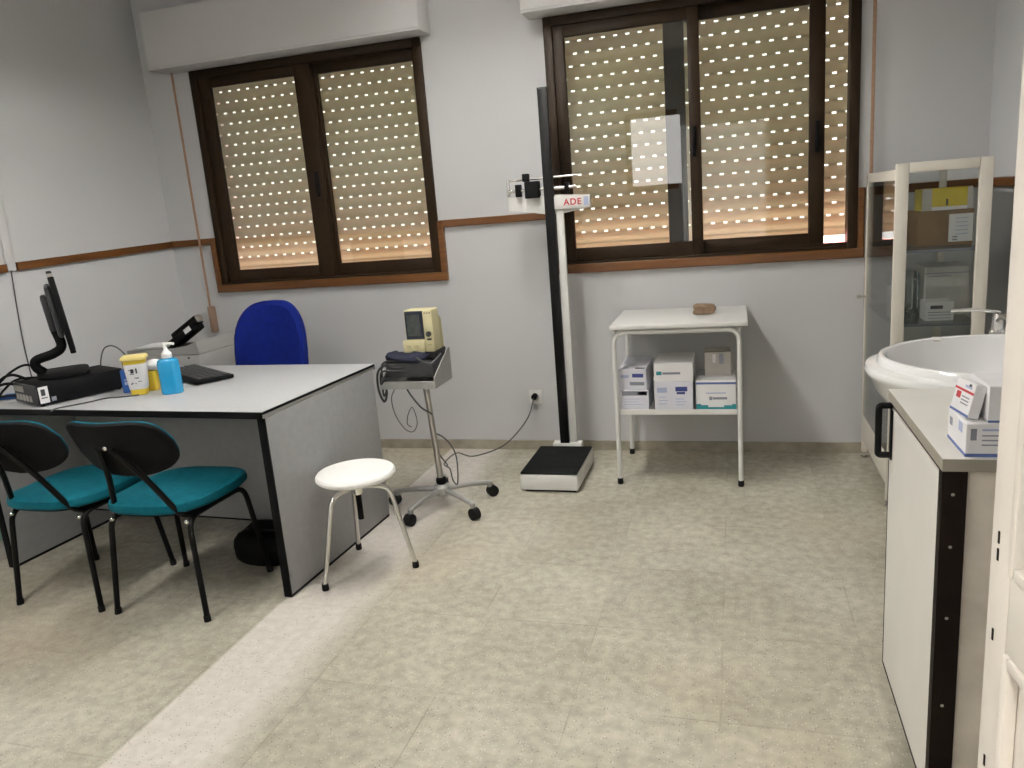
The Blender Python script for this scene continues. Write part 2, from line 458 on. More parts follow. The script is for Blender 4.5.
def shutter(name, w, zb, label):
    """interlocking slats with slotted joints, rolled almost right down"""
    x0, x1 = w[0]+.012, w[1]-.012
    y = YW+.135; pitch = .0617; slot = .0095; sx = .063; sw = .021
    t = thing(name, label, 'roller shutter', ((x0+x1)/2, y, zb))
    hw = (x1-x0)/2
    b = B(); b.box(-hw, hw, -.006, .006, 0, .034, .003)
    part('bottom_bar', b, 'shutter', t)
    b = B(); z = .034; k = 0
    top = w[3]+.08-zb
    while z < top:
        # joint strip with slots
        off = (0, .024, .046, .012, .035, .057)[k % 6] + .004*k
        if k > 0 and z > .07:
            xs = -hw; c = -hw + .02 + (off % sx)
            while c < hw-.012:
                b.box(xs, c-sw/2, -.0025, .0025, z, z+slot); xs = c+sw/2; c += sx
            b.box(xs, hw, -.0025, .0025, z, z+slot)
        else:
            b.box(-hw, hw, -.0025, .0025, z, z+slot)
        z += slot
        h = pitch-slot; n = 6
        prof = [(-.0025 - .006*math.sin(PI*i/n), z+h*i/n) for i in range(n+1)]
        prof += [(q+.005, zz) for q, zz in reversed(prof)]
        b.rings([[V((xx, q, zz)) for q, zz in prof] for xx in (-hw, hw)])
        z += h; k += 1
    part('slat_curtain', b, 'shutter', t, False)
    return t
shutter('roller_shutter', W1, 1.108, 'beige slotted roller shutter lowered behind the window nearer the desk')
shutter('roller_shutter', W2, 1.116, 'beige slotted roller shutter lowered behind the window above the side table')

def shutter_box(x0, x1, label):
    t = thing('shutter_casing', label, 'shutter casing', ((x0+x1)/2, YW, 2.307)); hw = (x1-x0)/2
    part('box', B().box(-hw, hw, -.16, -.0005, .0, .31, .004), 'casing', t)
    part('lid', B().box(-hw+.004, hw-.004, -.166, -.1605, .012, .298, .002), 'casing', t)
shutter_box(-3.225, -1.545, 'long white shutter casing above the window nearer the desk')
shutter_box(-1.005, .63, 'long white shutter casing above the window behind the tall scale')

def strap(x, z0, wind, label):
    t = thing('shutter_strap', label, 'shutter strap', (x, YW, z0))
    part('webbing', B().box(-.008, .008, -.034, -.032, .10 if wind else 0, 2.306-z0, .0005), 'strap', t)
    b = B().box(-.016, .016, -.045, -.0005, 0, .165, .006); b.box(-.011, .011, -.048, -.045, .03, .135, .002)
    part('winder', b, 'strapbox', t)
strap(-3.172, .760, True, 'tan shutter strap with winder hanging between left corner and window')
strap(.622, .757, True, 'brown shutter strap hanging beside the window next to glass cabinet')

# outside sills added to bounce pink light, and overhangs added to shade shutters
for w, nm in ((W1, 'trim_10'), (W2, 'trim_11')):
    b = B(); b.box(w[0]-.05, w[1]+.05, YW+.155, YW+.50, w[2]-.05, w[2]+.002); b.box(w[0]-.3, w[1]+.3, YW+T, YW+.52, w[3], w[3]+.08)
    struct(nm, b, 'terracotta')

# ------------------------------------------------------------------ entrance door (open, at the right edge)
dr = thing('door_1', '', 'door', (.267, .90, 0), math.atan2(-.995, .096)); del dr['label']; del dr['category']; dr['kind'] = 'structure'
# local x runs from the free edge back to the hinges; local +y is the far side (towards +x world)
LW, LT, LH = .80, .038, 2.02
b = B()
SW = .050
b.box(0, SW, 0, LT, .005, LH, .003); b.box(LW-SW, LW, 0, LT, .005, LH, .003)
b.box(SW, LW-SW, 0, LT, .005, .12, .003); b.box(SW, LW-SW, 0, LT, LH-.085, LH, .003); b.box(SW, LW-SW, 0, LT, .865, .955, .003)
part('leaf', b, 'doorpaint', dr)
b = B()
b.box(SW, LW-SW, .012, .026, .12, .865)
part('lower_panel', b, 'doorpaint', dr)
b = B()
for (z0, z1) in ((.12, .865), (.955, LH-.085)):
    for (x0, x1, a0, a1) in ((SW, SW+.012, z0, z1), (LW-SW-.012, LW-SW, z0, z1), (SW+.012, LW-SW-.012, z0, z0+.014), (SW+.012, LW-SW-.012, z1-.014, z1)):
        b.box(x0, x1, -.003, .012, a0, a1, .003)
part('glazing_bead', b, 'doorpaint', dr)
part('pane', B().box(SW+.002, LW-SW-.002, .017, .021, .955, LH-.088), 'pane', dr, False)
b = B()
for z in (.978, .958, .862, .70): b.box(.019, .0225, -.0012, 0, z, z+.014, .0003)
part('latch_mark', b, 'darkbrown', dr)
for i, z in enumerate((.25, 1.0, 1.75)):
    part('hinge', B().cyl((LW-.004, -.006, z), (LW-.004, -.006, z+.09), .006, 10), 'steel', dr)

# ------------------------------------------------------------------ ceiling lights
def lamp(x, y, label, tubes='lens'):
    t = thing('ceiling_light', label, 'ceiling light', (x, y, H), 0, None)
    b = B().prism([(-.13, -.0), (-.09, -.055), (.09, -.055), (.13, 0)], -.62, .62, Matrix(((1, 0, 0, 0), (0, 0, 1, 0), (0, 1, 0, -.001), (0, 0, 0, 1))))
    part('tray', b, 'white', t, False)
    for k in range(12): part('added_cutoff_blade', B().box(-.138, .138, -.55+.1*k-.002, -.55+.1*k+.002, -.128, -.0945), 'stoolw', t, False)  # unseen blades added to keep direct light off the upper walls
    for s in (-1, 1):
        b = B().rings([[V((s*.09, y, -.056)), V((s*.150, y, -.124)), V((s*.153, y, -.122)), V((s*.093, y, -.052))] for y in (-.62, .62)])
        part('added_cutoff_wing', b, 'white', t, False)  # side wings added to cut light off the upper walls
        part('tube', B().cyl((s*.055, -.585, -.078), (s*.055, .585, -.078), .013, 14), tubes, t)
        for e in (-1, 1): part('lamp_holder', B().box(s*.055-.012, s*.055+.012, e*.60-.012, e*.60+.012, -.095, -.052, .003), 'white', t)
lamp(-1.03, 2.85, 'twin tube ceiling light out of view above the middle of the room')
lamp(-2.05, .80, 'twin tube ceiling light out of view above the entrance end of the room')

lamp(.0, -2.3, 'added fill light out of view in the corridor behind the camera, built as twin tubes', 'hallfill')  # lamp added to brighten the near floor and lower back wall

# ------------------------------------------------------------------ desk
DR = math.radians(-3.0)
dk = thing('office_desk', 'long grey laminate office desk with black edges by the left wall', 'desk', (-1.635, 2.307, 0), DR)
DL, DD, DZ = 1.47, .825, .735
part('desktop', B().box(-DL, -.0012, 0, DD, DZ-.026, DZ, .002), 'desktop', dk)
b = B(); b.box(-DL, 0, -.004, 0, DZ-.027, DZ-.0015, .001); b.box(-.001, .003, -.004, DD, DZ-.011, DZ-.0015, .001); b.box(-DL, 0, DD, DD+.004, DZ-.027, DZ-.0015, .001)
part('edge_band', b, 'black', dk)
for x0, x1 in ((-.030, .0), (-DL+.002, -DL+.032)):
    s = part('side_panel', B().box(x0, x1, .012, DD-.02, .012, DZ-.0265, .002), 'deskside', dk)
    part('edge_strip', B().box(x0-.001, x1+.001, .004, .0118, .004, DZ-.0275, .001), 'black', s)
    part('plinth_strip', B().box(x0+.002, x1-.002, .012, DD-.02, 0, .0118), 'black', s)
p_ = part('modesty_panel', B().box(-DL+.033, -.033, .455, .475, .10, DZ-.0265, .002), 'deskside', dk)
part('lower_edge', B().box(-DL+.034, -.034, .453, .477, .094, .0998), 'black', p_)

# ------------------------------------------------------------------ teal chairs
def make_chair(label, loc):
    t = thing('visitor_chair', label, 'chair', loc, 0, 'teal chairs in front of the desk')
    # seat: rounded cushion with a waterfall front
    out = []
    n = 44
    for i in range(n):
        a = 2*PI*i/n; c, s_ = math.cos(a), math.sin(a)
        e = .62
        x = .207*math.copysign(abs(c)**e, c); y = .235*math.copysign(abs(s_)**e, s_)
        x *= 1 - .06*(1-(y+.235)/.47)
        out.append((x, y))
    def ring(k, z, fz=0):
        return [V((x*k + .022, y*k - .01, z - .018 + .010*math.cos(x/.207*1.4)*0 - (.018*max(0, y/.235-.45)**1.5) + .012*max(0, -y/.235-.3))) for x, y in out]
    b = B(); b.rings([ring(.86, .428), ring(.95, .430), ring(.995, .440), ring(1., .452), ring(.985, .465), ring(.93, .474), ring(.7, .477), ring(.3, .476)])
    part('seat', b, 'teal', t)
    b = B(); b.rings([ring(.84, .419), ring(.90, .421), ring(.90, .4275), ring(.5, .4275)])
    part('seat_pan', b, 'black', t)
    # backrest: curved shell tilted back, black outside, teal inside
    Mx = Matrix.Translation((.040, -.302, .683)) @ Matrix.Rotation(math.radians(26), 4, 'X')
    def bring(k, y0, dy, kz=1.):
        o = []
        for i in range(n):
            a = 2*PI*i/n; c, s_ = math.cos(a), math.sin(a)
            x = .205*math.copysign(abs(c)**.55, c)*k; z = .118*math.copysign(abs(s_)**.52, s_)*(1-(1-k)*1.6)
            x *= 1 - .13*(z/.112) if z > 0 else 1 + .0*(z/.112)
            y = y0 + dy + .055*(x/.205)**2
            o.append(Mx @ V((x, y, z)))
        return o
    b = B(); b.rings([bring(.3, -.012, 0), bring(.9, -.012, 0), bring(.985, -.008, 0), bring(1., -.002, 0), bring(1., .004, 0), bring(.95, .0045, 0), bring(.3, .0045, 0)])
    bk = part('backrest', b, 'black', t)
    b = B(); b.rings([bring(.3, .0050, 0), bring(.97, .0050, 0), bring(.985, .008, 0), bring(.98, .014, 0), bring(.94, .019, 0), bring(.8, .022, 0), bring(.3, .023, 0)])
    part('back_cushion', b, 'teal', bk)
    for s in (-1, 1):
        part('leg', B().tube(arc([(s*.200+.004, -.195, .012), (s*.170+.012, -.175, .390), (s*.165+.015, -.02, .390)], .055), .0105), 'blackm', t)
        part('leg', B().tube(arc([(s*.205+.004, .20, .012), (s*.172+.012, .150, .390), (s*.165+.015, -.02, .390)], .055), .0105), 'blackm', t)
        k_ = .062 if s < 0 else .088
        up = [Mx @ V((s*k_, -.024, -.10)), Mx @ V((s*.026, -.024, .030))]
        part('back_post', B().tube(arc([V((s*.145+.026, .03, .391)), V((s*.145+.026, -.185, .396))] + up, .05), .0105), 'blackm', t)
        for y in (-.195, .20):
            part('leg_tip', B().cyl((s*(.200 if y < 0 else .205)+.004, y, 0), (s*(.198 if y < 0 else .203)+.0045, y*.998, .022), .0128, 12), 'rubber', t)
        part('bracket', B().ball((s*.163+.013, -.180, .378), .009), 'chrome', t)
    part('cross_bar', B().cyl((-.15, -.10, .390), (.18, -.10, .390), .009), 'blackm', t)
    part('bolt', B().ball(Mx @ V((.0, -.020, .03)), .009, 1, .8, 1), 'chrome', t)
    return t
ch = make_chair('teal padded chair with black back, nearer the white stool', (-2.065, 2.31, 0))
dup(ch, (-2.545, 2.315, 0), 0, 'teal padded chair with black back, at the left edge in front of the computer')

# ------------------------------------------------------------------ stool
st = thing('round_stool', 'white round three legged stool with chrome legs beside the desk', 'stool', (-1.445, 2.575, 0))
b = B().lathe([(0, .392), (.125, .392), (.147, .395), (.156, .404), (.156, .413), (.150, .421), (.13, .4245), (0, .424)], 48)
part('seat', b, 'stoolw', st)
part('hub', B().lathe([(0, .325), (.017, .325), (.019, .33), (.019, .37), (.045, .376), (.05, .3915), (0, .3915)], 24), 'chrome', st)
part('spindle', B().cyl((0, 0, .22), (0, 0, .3245), .0115, 16), 'black', st)
for k, (fx, fy) in enumerate(((-.088, -.185), (.192, .043), (-.128, .175))):
    d = V((fx, fy, 0)).normalized()
    lg = part('leg', B().tube(arc([d*.015+V((0, 0, .358)), d*.125+V((0, 0, .352)), V((fx, fy, .02))], .045), .0095, 12), 'chrome', st)
    part('rubber_foot', B().lathe([(0, 0), (.0125, 0), (.0135, .004), (.0125, .026), (0, .026)], 14, (fx, fy, 0)), 'rubber', lg)

# ------------------------------------------------------------------ instrument stand, monitor, cuff, cables
sd = thing('instrument_stand', 'five castor chrome instrument stand between stool and scale', 'medical stand', (-1.37, 3.25, 0))
part('pole', B().cyl((0, 0, .09), (-.030, 0, .615), .0145, 18), 'steel', sd)
part('collar', B().lathe([(0, .118), (.022, .118), (.026, .122), (.026, .142), (.018, .150), (0, .150)], 20), 'black', sd)
part('hub', B().lathe([(0, .062), (.030, .062), (.040, .07), (.040, .105), (.03, .117), (0, .117)], 24), 'alu', sd)
for k in range(5):
    a = math.radians(37+72*k); d = V((math.cos(a), math.sin(a), 0))
    lg = part('foot', B().tube([d*.03+V((0, 0, .090)), d*.14+V((0, 0, .086)), d*.225+V((0, 0, .076)), d*.242+V((0, 0, .070))], .0135, 12, r2=.011), 'alu', sd)
    c = d*.240; b = B(); q = V((-d.y, d.x, 0)); off = d*.012
    b.cyl(c+off+q*.017+V((0, 0, .0285)), c+off-q*.017+V((0, 0, .0285)), .028, 22)
    part('castor', b, 'rubber', lg)
    part('castor_housing', B().lathe([(0, .052), (.012, .052), (.014, .06), (.014, .078), (.008, .084), (0, .084)], 14, tuple(c)), 'alu', lg)
# tray: folded metal basket
b = B(); b.box(-.195, .065, -.12, .09, .614, .619, .001)
b.box(-.195, .065, -.125, -.12, .614, .650, .001); b.box(-.195, .065, .09, .095, .614, .69, .001); b.box(-.20, -.195, -.125, .095, .614, .665, .001)
b.rings([[V((x, -.125, .614)), V((x, .095, .614)), V((x, .095, .765)), V((x, .07, .765)), V((x, -.125, .665))] for x in (.065, .070)])
part('tray', b, 'alu', sd, False)
part('box_shelf', B().box(-.170, .062, -.115, .088, .667, .735, .006), 'gunmetal', sd)
part('monitor_bracket', B().box(-.075, .058, -.05, .085, .7355, .775, .01), 'gunmetal', sd)

mo = thing('vital_signs_monitor', 'small ivory vital signs monitor with dark screen on the stand', 'medical monitor', (-1.372, 3.235, .776), math.radians(1)); mo.scale = (.90, .90, .96)
# front faces -y
b = B(); pr = [(-.085, .0), (.075, 0), (.066, .145), (.040, .195), (-.083, .195)]
part('body', B().box(-.072, .078, -.075, .02, 0, .198, .006), 'mon', mo)
b = B().rings([[V((x, .0205, 0)), V((x, .070, 0)), V((x, .062, .14)), V((x, .0205, .165))] for x in (-.06, .072)])
part('rear_housing', b, 'monside', mo, False)
sc = part('screen_bezel', B().box(-.066, .030, -.080, -.0755, .062, .194, .002), 'screen', mo)
part('display', B().box(-.056, .012, -.0815, -.0802, .078, .178), 'screeng', sc, False)
part('key_panel', B().box(-.086, .030, -.088, -.0755, .0, .058, .005), 'mon', mo)
for x in (-.055, -.015):
    part('knob', B().cyl((x, -.0885, .028), (x, -.099, .028), .011, 18), 'monside', mo)
part('knob', B().cyl((.054, -.0755, .085), (.054, -.086, .085), .013, 18), 'gunmetal', mo)
part('button', B().box(.042, .066, -.080, -.0755, .055, .064, .002), 'gunmetal', mo)
part('button', B().box(.042, .066, -.080, -.0755, .030, .038, .002), 'monside', mo)
b = B()
for x in (.040, .053, .066): b.box(x-.003, x+.003, -.0765, -.0752, .180, .186)
part('indicator', b, 'inkdk', mo)

cu_ = B()
pts = [(-.13, -.06), (-.05, -.085), (.05, -.05), (.06, .02), (-.03, .05), (-.12, .03)]
n = 18
for zz, k in ((0, 1.), (.022, 1.04)): pass
ringz = lambda z, k, w: [V((.105*k*math.cos(2*PI*i/n)*(1+.10*math.sin(3*2*PI*i/n+w)), .055*k*math.sin(2*PI*i/n)*(1+.15*math.cos(2*2*PI*i/n+w)), z + .010*math.sin(2*2*PI*i/n+w))) for i in range(n)]
cu_.rings([ringz(.0, .6, 0), ringz(.004, .95, 0), ringz(.018, 1.03, .4), ringz(.032, .9, .8), ringz(.040, .45, 1.2)])
bc = thing('pressure_cuff', 'crumpled navy blood pressure cuff lying under the ivory monitor', 'blood pressure cuff', (-1.445, 3.165, .7385))
part('sleeve', cu_, 'navy', bc)
part('hose', B().tube(spline([(.06, -.03, .02), (.10, -.055, .006), (.14, -.06, -.004), (.165, -.045, .012), (.175, -.01, .03)]), .006, 10), 'gunmetal', bc)
hb = thing('monitor_leads', 'grey sensor leads looped over the left side of the stand tray', 'cable', (-1.535, 3.155, .64))
b = B()
b.tube(spline([(.14, .0, .075), (.05, -.02, .075), (-.005, -.015, .085), (-.045, -.02, .05), (-.05, -.02, -.03), (-.03, -.02, -.085), (-.012, -.02, -.05), (-.01, -.02, .03), (.03, -.01, .075), (.12, -.015, .06)]), .0055, 8)
b.tube(spline([(.15, -.012, .055), (.04, -.028, .06), (-.02, -.03, .055), (-.03, -.03, .0), (-.005, -.03, .02), (.05, -.02, .03)]), .0045, 8)
b.tube(spline([(.10, -.02, .10), (.03, -.02, .105), (-.02, -.01, .09), (-.035, .0, .04), (-.038, .0, -.06), (-.02, .0, -.04)]), .0045, 8)
part('lead_loop', b, 'gunmetal', hb)
b = B()
b.tube(spline([(.02, .02, -.022), (-.01, .02, -.08), (.0, .02, -.16), (.045, .01, -.225), (.09, .0, -.235), (.115, .0, -.19), (.10, .0, -.12), (.075, .0, -.15), (.06, .01, -.20), (.075, .02, -.22)]), .0022, 6)
b.tube(spline([(.06, .03, -.022), (.085, .03, -.07), (.125, .04, -.13), (.150, .075, -.165), (.153, .090, -.18)]), .004, 6)
part('hanging_lead', b, 'cable', hb)

so = thing('wall_socket', 'white wall socket low on the back wall left of the scale', 'wall socket', (-1.112, YW, .315))
part('plate', B().box(-.038, .038, -.008, -.0003, -.040, .040, .003), 'white', so)
part('well', B().lathe([(0, .0), (.020, .0), (.021, .003), (.018, .0035), (0, .0035)], 20, m=Matrix.Translation((0, -.008, 0)) @ Matrix.Rotation(PI/2, 4, 'X')), 'whitecable', so)
pc = thing('power_cord', 'thin grey power cord from the stand pole to wall socket', 'cable', (-1.35, 3.25, 0))
part('plug', B().cyl((.236, YW-3.25-.012, .322), (.238, YW-3.25-.045, .322), .017, 16), 'black', pc)
part('cord', B().tube(spline([(.238, .845, .318), (.21, .80, .22), (.13, .77, .12), (.05, .72, .062), (-.05, .55, .068), (-.045, .3, .17), (-.03, .08, .19), (.022, .018, .185), (.035, .012, .13), (.05, .03, .11), (.055, .03, .25), (.01, .03, .33), (-.038, .012, .36), (-.036, -.004, .30), (.012, .022, .20)]), .0035, 8), 'cable', pc)

# ------------------------------------------------------------------ column scale
sl = thing('column_scale', 'tall mechanical column scale with black height rod before right window', 'medical scale', (-.895, 3.46, 0))
part('base', B().box(-.145, .145, 0, .45, .012, .092, .008), 'white', sl)
part('base_foot', B().box(-.125, .130, .02, .43, 0, .0119), 'black', sl)
b = B().box(-.143, .142, .003, .43, .0925, .103, .004)
for i in range(22): b.box(-.138, .137, .012+.0188*i, .022+.0188*i, .103, .1042)
part('platform_mat', b, 'matpad', sl)
b = B().box(-.075, .085, .432, .490, .0, .118, .006); b.box(.020, .058, .455, .480, .118, 1.40, .003)
part('column', b, 'white', sl)
b = B().box(-.031, .018, .432, .4548, .118, 1.935, .002, Matrix.Translation((0, 0, 0)))
part('height_rod', b, 'blackm', sl)
b = B().box(-.032, .019, .431, .457, 1.9352, 1.941, .001); part('rod_cap', b, 'gunmetal', sl)
# beam head
b = B().prism([(-.225, 1.362), (-.13, 1.350), (-.02, 1.330), (.05, 1.330), (.20, 1.352), (.20, 1.412), (.05, 1.425), (-.225, 1.428)], 0, .02,
              Matrix(((1, 0, 0, 0), (0, 0, 1, .458), (0, 1, 0, 0), (0, 0, 0, 1))))
hd = part('beam_head', b, 'white', sl, False)
part('name_plate', B().box(.002, .202, .440, .4575, 1.352, 1.415, .002), 'white', hd)
lettering('lettering', 'ADE', .044, 'inkred', sl, (.112, .4392, 1.383), (PI/2, 0, 0), spacing=1.15)
b = B().box(.170, .192, .4392, .4402, 1.362, 1.405); part('plate_mark', b, 'inkpale', hd)
for z, r in ((1.512, .006), (1.458, .0085)):
    part('beam', B().cyl((-.215, .452, z), (.140 if z > 1.5 else .13, .452, z), r, 14), 'chrome', sl)
part('beam_end', B().box(-.226, -.212, .444, .460, 1.430, 1.52, .003), 'chrome', sl)
part('weight', B().box(-.128, -.056, .424, .478, 1.417, 1.500, .004), 'black', sl)
part('weight', B().box(-.180, -.152, .432, .472, 1.428, 1.490, .004), 'black', sl)
part('weight', B().box(-.140, -.106, .436, .468, 1.5005, 1.540, .004), 'black', sl)
part('weight', B().box(.075, .097, .436, .468, 1.432, 1.482, .004), 'black', sl)

# ------------------------------------------------------------------ side table and what it carries
tb = thing('side_table', 'white metal side table with shelf under the right window', 'side table', (-.278, 3.86, 0))
part('tabletop', B().box(-.303, .326, -.268, .262, .776, .797, .003), 'white', tb)
def uframe(y):
    return arc([(-.288, y, .02), (-.288, y, .760), (.288, y, .760), (.288, y, .02)], .06, 6)
for y in (-.245, .225):
    f_ = part('leg_frame', B().tube(uframe(y), .0115, 12), 'white', tb)
    for s in (-1, 1):
        part('rubber_foot', B().lathe([(0, 0), (.013, 0), (.0145, .004), (.0135, .03), (0, .03)], 14, (s*.288, y, 0)), 'rubber', f_)
b = B().box(-.275, .275, -.235, .215, .366, .370)
b.box(-.276, .276, -.237, -.233, .352, .378, .001); b.box(-.276, .276, .213, .217, .352, .385, .001); b.box(-.2765, -.2725, -.237, .217, .352, .378, .001); b.box(.2725, .2765, -.237, .217, .352, .378, .001)
part('shelf', b, 'white', tb, False)
for s in (-1, 1): part('top_rail', B().cyl((s*.288, -.245, .760), (s*.288, .225, .760), .009, 10), 'white', tb)
rk = B()
g = bmesh.ops.create_icosphere(rk.bm, subdivisions=3, radius=1)
for v in g['verts']:
    n_ = v.co.copy(); k = 1+.12*math.sin(5*n_.x+1)*math.cos(4*n_.y)+.08*math.sin(9*n_.z+2*n_.x)
    e = .42
    v.co = V((.052*math.copysign(abs(n_.x)**e, n_.x)*k, .034*math.copysign(abs(n_.y)**e, n_.y)*k, .0245 + .025*math.copysign(abs(n_.z)**e, n_.z)*(1.0-.25*n_.x)))
    v.co.z = max(0, v.co.z)
o = part('sponge', rk, 'rock'); o.location = (-.15, 3.87, .7972); tag(o, 'small brown sponge lying on top of the white side table', 'sponge')

def carton(name, label, cat, loc, size, m, rz=0, prints=(), group=None, flap=None):
    """box with closed lid flaps and printed marks on its faces: prints = (face, u0,u1,v0,v1,ink)"""
    w, d, h = size
    t = thing(name, label, cat, loc, rz, group)
    b = B().box(-w/2, w/2, -d/2, d/2, 0, h-.0012, .0015); b.box(-w/2+.001, w/2-.001, -d/2+.001, -.0008, h-.0012, h, 0); b.box(-w/2+.001, w/2-.001, .0008, d/2-.001, h-.0012, h, 0)
    slots = [m]
    for f, u0, u1, v0, v1, ink in prints:
        n0 = len(b.bm.faces); e = .0004
        if f == 'f': b.box(-w/2+w*u0, -w/2+w*u1, -d/2-e, -d/2+.0002, h*v0, h*v1)
        if f == 'l': b.box(-w/2-e, -w/2+.0002, -d/2+d*u0, -d/2+d*u1, h*v0, h*v1)
        if f == 't': b.box(-w/2+w*u0, -w/2+w*u1, -d/2+d*v0, -d/2+d*v1, h-.0002, h+e)
        if ink not in slots: slots.append(ink)
        b.bm.faces.ensure_lookup_table()
        for q in b.bm.faces[n0:]: q.material_index = slots.index(ink)
    o = part('box', b, m, t, False)
    for k in slots[1:]: o.data.materials.append(M[k])
    return t
SZ = .3705
G = 'cartons on the side table shelf'
def lines(f, u0, u1, v, n, dv, ink, th=.025):
    return [(f, u0, u0+(u1-u0)*random.uniform(.6, 1), v-i*dv, v-i*dv+th, ink) for i in range(n)]
carton('carton', 'white carton at bottom left of the shelf, under a slanted one', 'box', (-.482, 3.765, SZ), (.135, .24, .098), 'cardl', 0,
       [('f', .05, .95, .74, .96, 'inkgrey'), ('f', .62, .92, .76, .94, 'inkblue')] + lines('f', .1, .9, .55, 3, .14, 'inkpale'), G)
c2 = carton('carton', 'white carton tilted on top of the bottom left one', 'box', (-.482, 3.765, SZ+.1085), (.135, .22, .105), 'cardl', math.radians(-4),
       [('f', .08, .38, .58, .72, 'inkpale'), ('f', .5, .9, .60, .78, 'inkblue'), ('f', .4, .92, .22, .38, 'inkgrey'), ('t', .6, .95, .03, .12, 'inkdk')], G)
c2.rotation_euler = (math.radians(5), 0, math.radians(-4))
carton('carton', 'square white carton at bottom middle of the shelf', 'box', (-.295, 3.765, SZ), (.180, .25, .140), 'cardl', 0,
       [('f', .07, .33, .62, .80, 'inkpale'), ('f', .55, .86, .66, .82, 'inkblue'), ('f', .58, .80, .56, .64, 'inkblue')] + lines('f', .1, .4, .45, 3, .12, 'inkpale') + lines('f', .55, .9, .38, 3, .1, 'inkpale') + [('t', .25, .45, .04, .12, 'inkblue')], G)
carton('carton', 'flat white carton lying on top of the middle one', 'box', (-.294, 3.775, SZ+.1405), (.182, .26, .090), 'cardw', 0,
       [('f', .06, .20, .35, .55, 'inkteal'), ('f', .22, .68, .38, .50, 'inkgrey')], G)
carton('carton', 'white carton with teal wave at bottom right of the shelf', 'box', (-.099, 3.755, SZ), (.182, .23, .142), 'cardw', 0,
       [('f', 0, 1, .88, .95, 'inkband'), ('f', 0, 1, .02, .10, 'inkteal'), ('f', 0, .3, .10, .17, 'inkteal'), ('f', .7, 1, .10, .16, 'inkteal'), ('f', 0, .12, .17, .21, 'inkteal'), ('f', .9, 1, .16, .20, 'inkteal'), ('f', .42, .78, .36, .44, 'inkgrey'), ('f', .33, .41, .34, .46, 'inkgrey'), ('f', .25, .75, .56, .60, 'inkpale')], G)
carton('carton', 'small plain grey carton standing on the teal wave carton', 'box', (-.093, 3.80, SZ+.1425), (.122, .12, .118), 'cardg', math.radians(3),
       [('f', .55, .72, .5, .92, 'inkgrey'), ('f', .3, .42, .55, .9, 'cardw'), ('t', 0, 1, 0, .1, 'cardk')], G)

# ------------------------------------------------------------------ glass cabinet in the right corner
gc = thing('glass_cabinet', 'white framed glass display cabinet in the right corner', 'cabinet', (.60, 3.40, 0))
GW, GD, Z0, Z1 = .335, .685, .10, 1.425
b = B()
b.box(0, GW, 0, GD, Z0, Z0+.13, .004)
b.box(0, .028, GD-.028, GD, Z0+.13, Z1-.03, .003); b.box(GW-.028, GW, GD-.028, GD, Z0+.13, Z1-.03, .003)
b.box(0, GW, GD-.02, GD, Z1-.03, Z1-.022, .002); b.box(0, GW, 0, .02, Z1-.03, Z1-.022, .002); b.box(0, .02, .02, GD-.02, Z1-.03, Z1-.022, .002); b.box(GW-.02, GW, .02, GD-.02, Z1-.03, Z1-.022, .002); b.box(0, .010, .0, GD, Z1-.062, Z1-.0302, .002)
part('carcass', b, 'cream', gc)
b = B(); rect_frame(b, 0, GW, Z0+.132, Z1, -.024, -.001, .046, .046, .05, .038, .004)
f_ = part('end_frame', b, 'cream', gc)
part('pane', B().box(.043, GW-.043, -.014, -.010, Z0+.18, Z1-.037), 'cabglass', f_, False)
part('pane', B().box(.003, .008, .004, GD-.03, Z0+.134, Z1-.063), 'cabglass', gc, False, 'tall clear side pane')
part('top_pane', B().box(.018, GW-.018, .018, GD-.018, Z1-.028, Z1-.024), 'cabglass', gc, False)
for z in (.79, 1.085):
    part('shelf', B().box(.012, GW-.012, .004, GD-.03, z-.006, z), 'cabglass', gc, False)
    b = B(); b.box(.010, GW-.010, -.0006, .0035, z-.008, z+.002); b.box(.0085, .0115, .004, GD-.03, z-.008, z+.002)
    part('shelf_edge', b, 'inkgrey', gc, False)
part('key', B().cyl((.0025, .63, .83), (-.028, .63, .83), .0035, 8).box(-.042, -.024, .627, .633, .820, .840, .002), 'steel', gc)
for x, y in ((.014, .012), (GW-.014, .012), (.014, GD-.014), (GW-.014, GD-.014)):
    lg = part('leg', B().box(x-.012, x+.012, y-.012, y+.012, .03, Z0-.0005, .002), 'cream', gc)
    part('foot', B().lathe([(0, 0), (.017, 0), (.017, .008), (.009, .012), (.009, .03), (0, .03)], 14, (x, y, 0)), 'chrome', lg)
# contents
carton('carton', 'brown cardboard box with white label on the cabinet top shelf', 'box', (.824, 3.68, 1.0865), (.205, .22, .143), 'cardk', 0,
       [('f', .56, .99, .10, .88, 'cardw')] + [('f', .68, .9, .74-.11*i, .77-.11*i, 'inkpale') for i in range(5)] + [('f', .63, .72, .22, .26, 'inkdk'), ('f', .63, .72, .14, .18, 'inkdk')])
carton('box', 'yellow medicine box lying on the brown carton in the cabinet', 'box', (.828, 3.65, 1.230), (.185, .14, .088), 'yellowbox', 0,
       [('f', 0, .2, 0, 1, 'cardg'), ('f', .9, 1, 0, 1, 'cardg'), ('f', .2, .9, 0, .16, 'cardw'), ('f', .48, .52, .2, .5, 'inkdk')])
carton('carton', 'large pale carton on the cabinet middle shelf', 'box', (.85, 3.72, .7905), (.17, .20, .205), 'cardg', 0, [('f', 0, 1, .86, .88, 'inkgrey'), ('f', .1, .6, .80, .82, 'inkgrey'), ('f', 0, .04, 0, 1, 'cardw')])
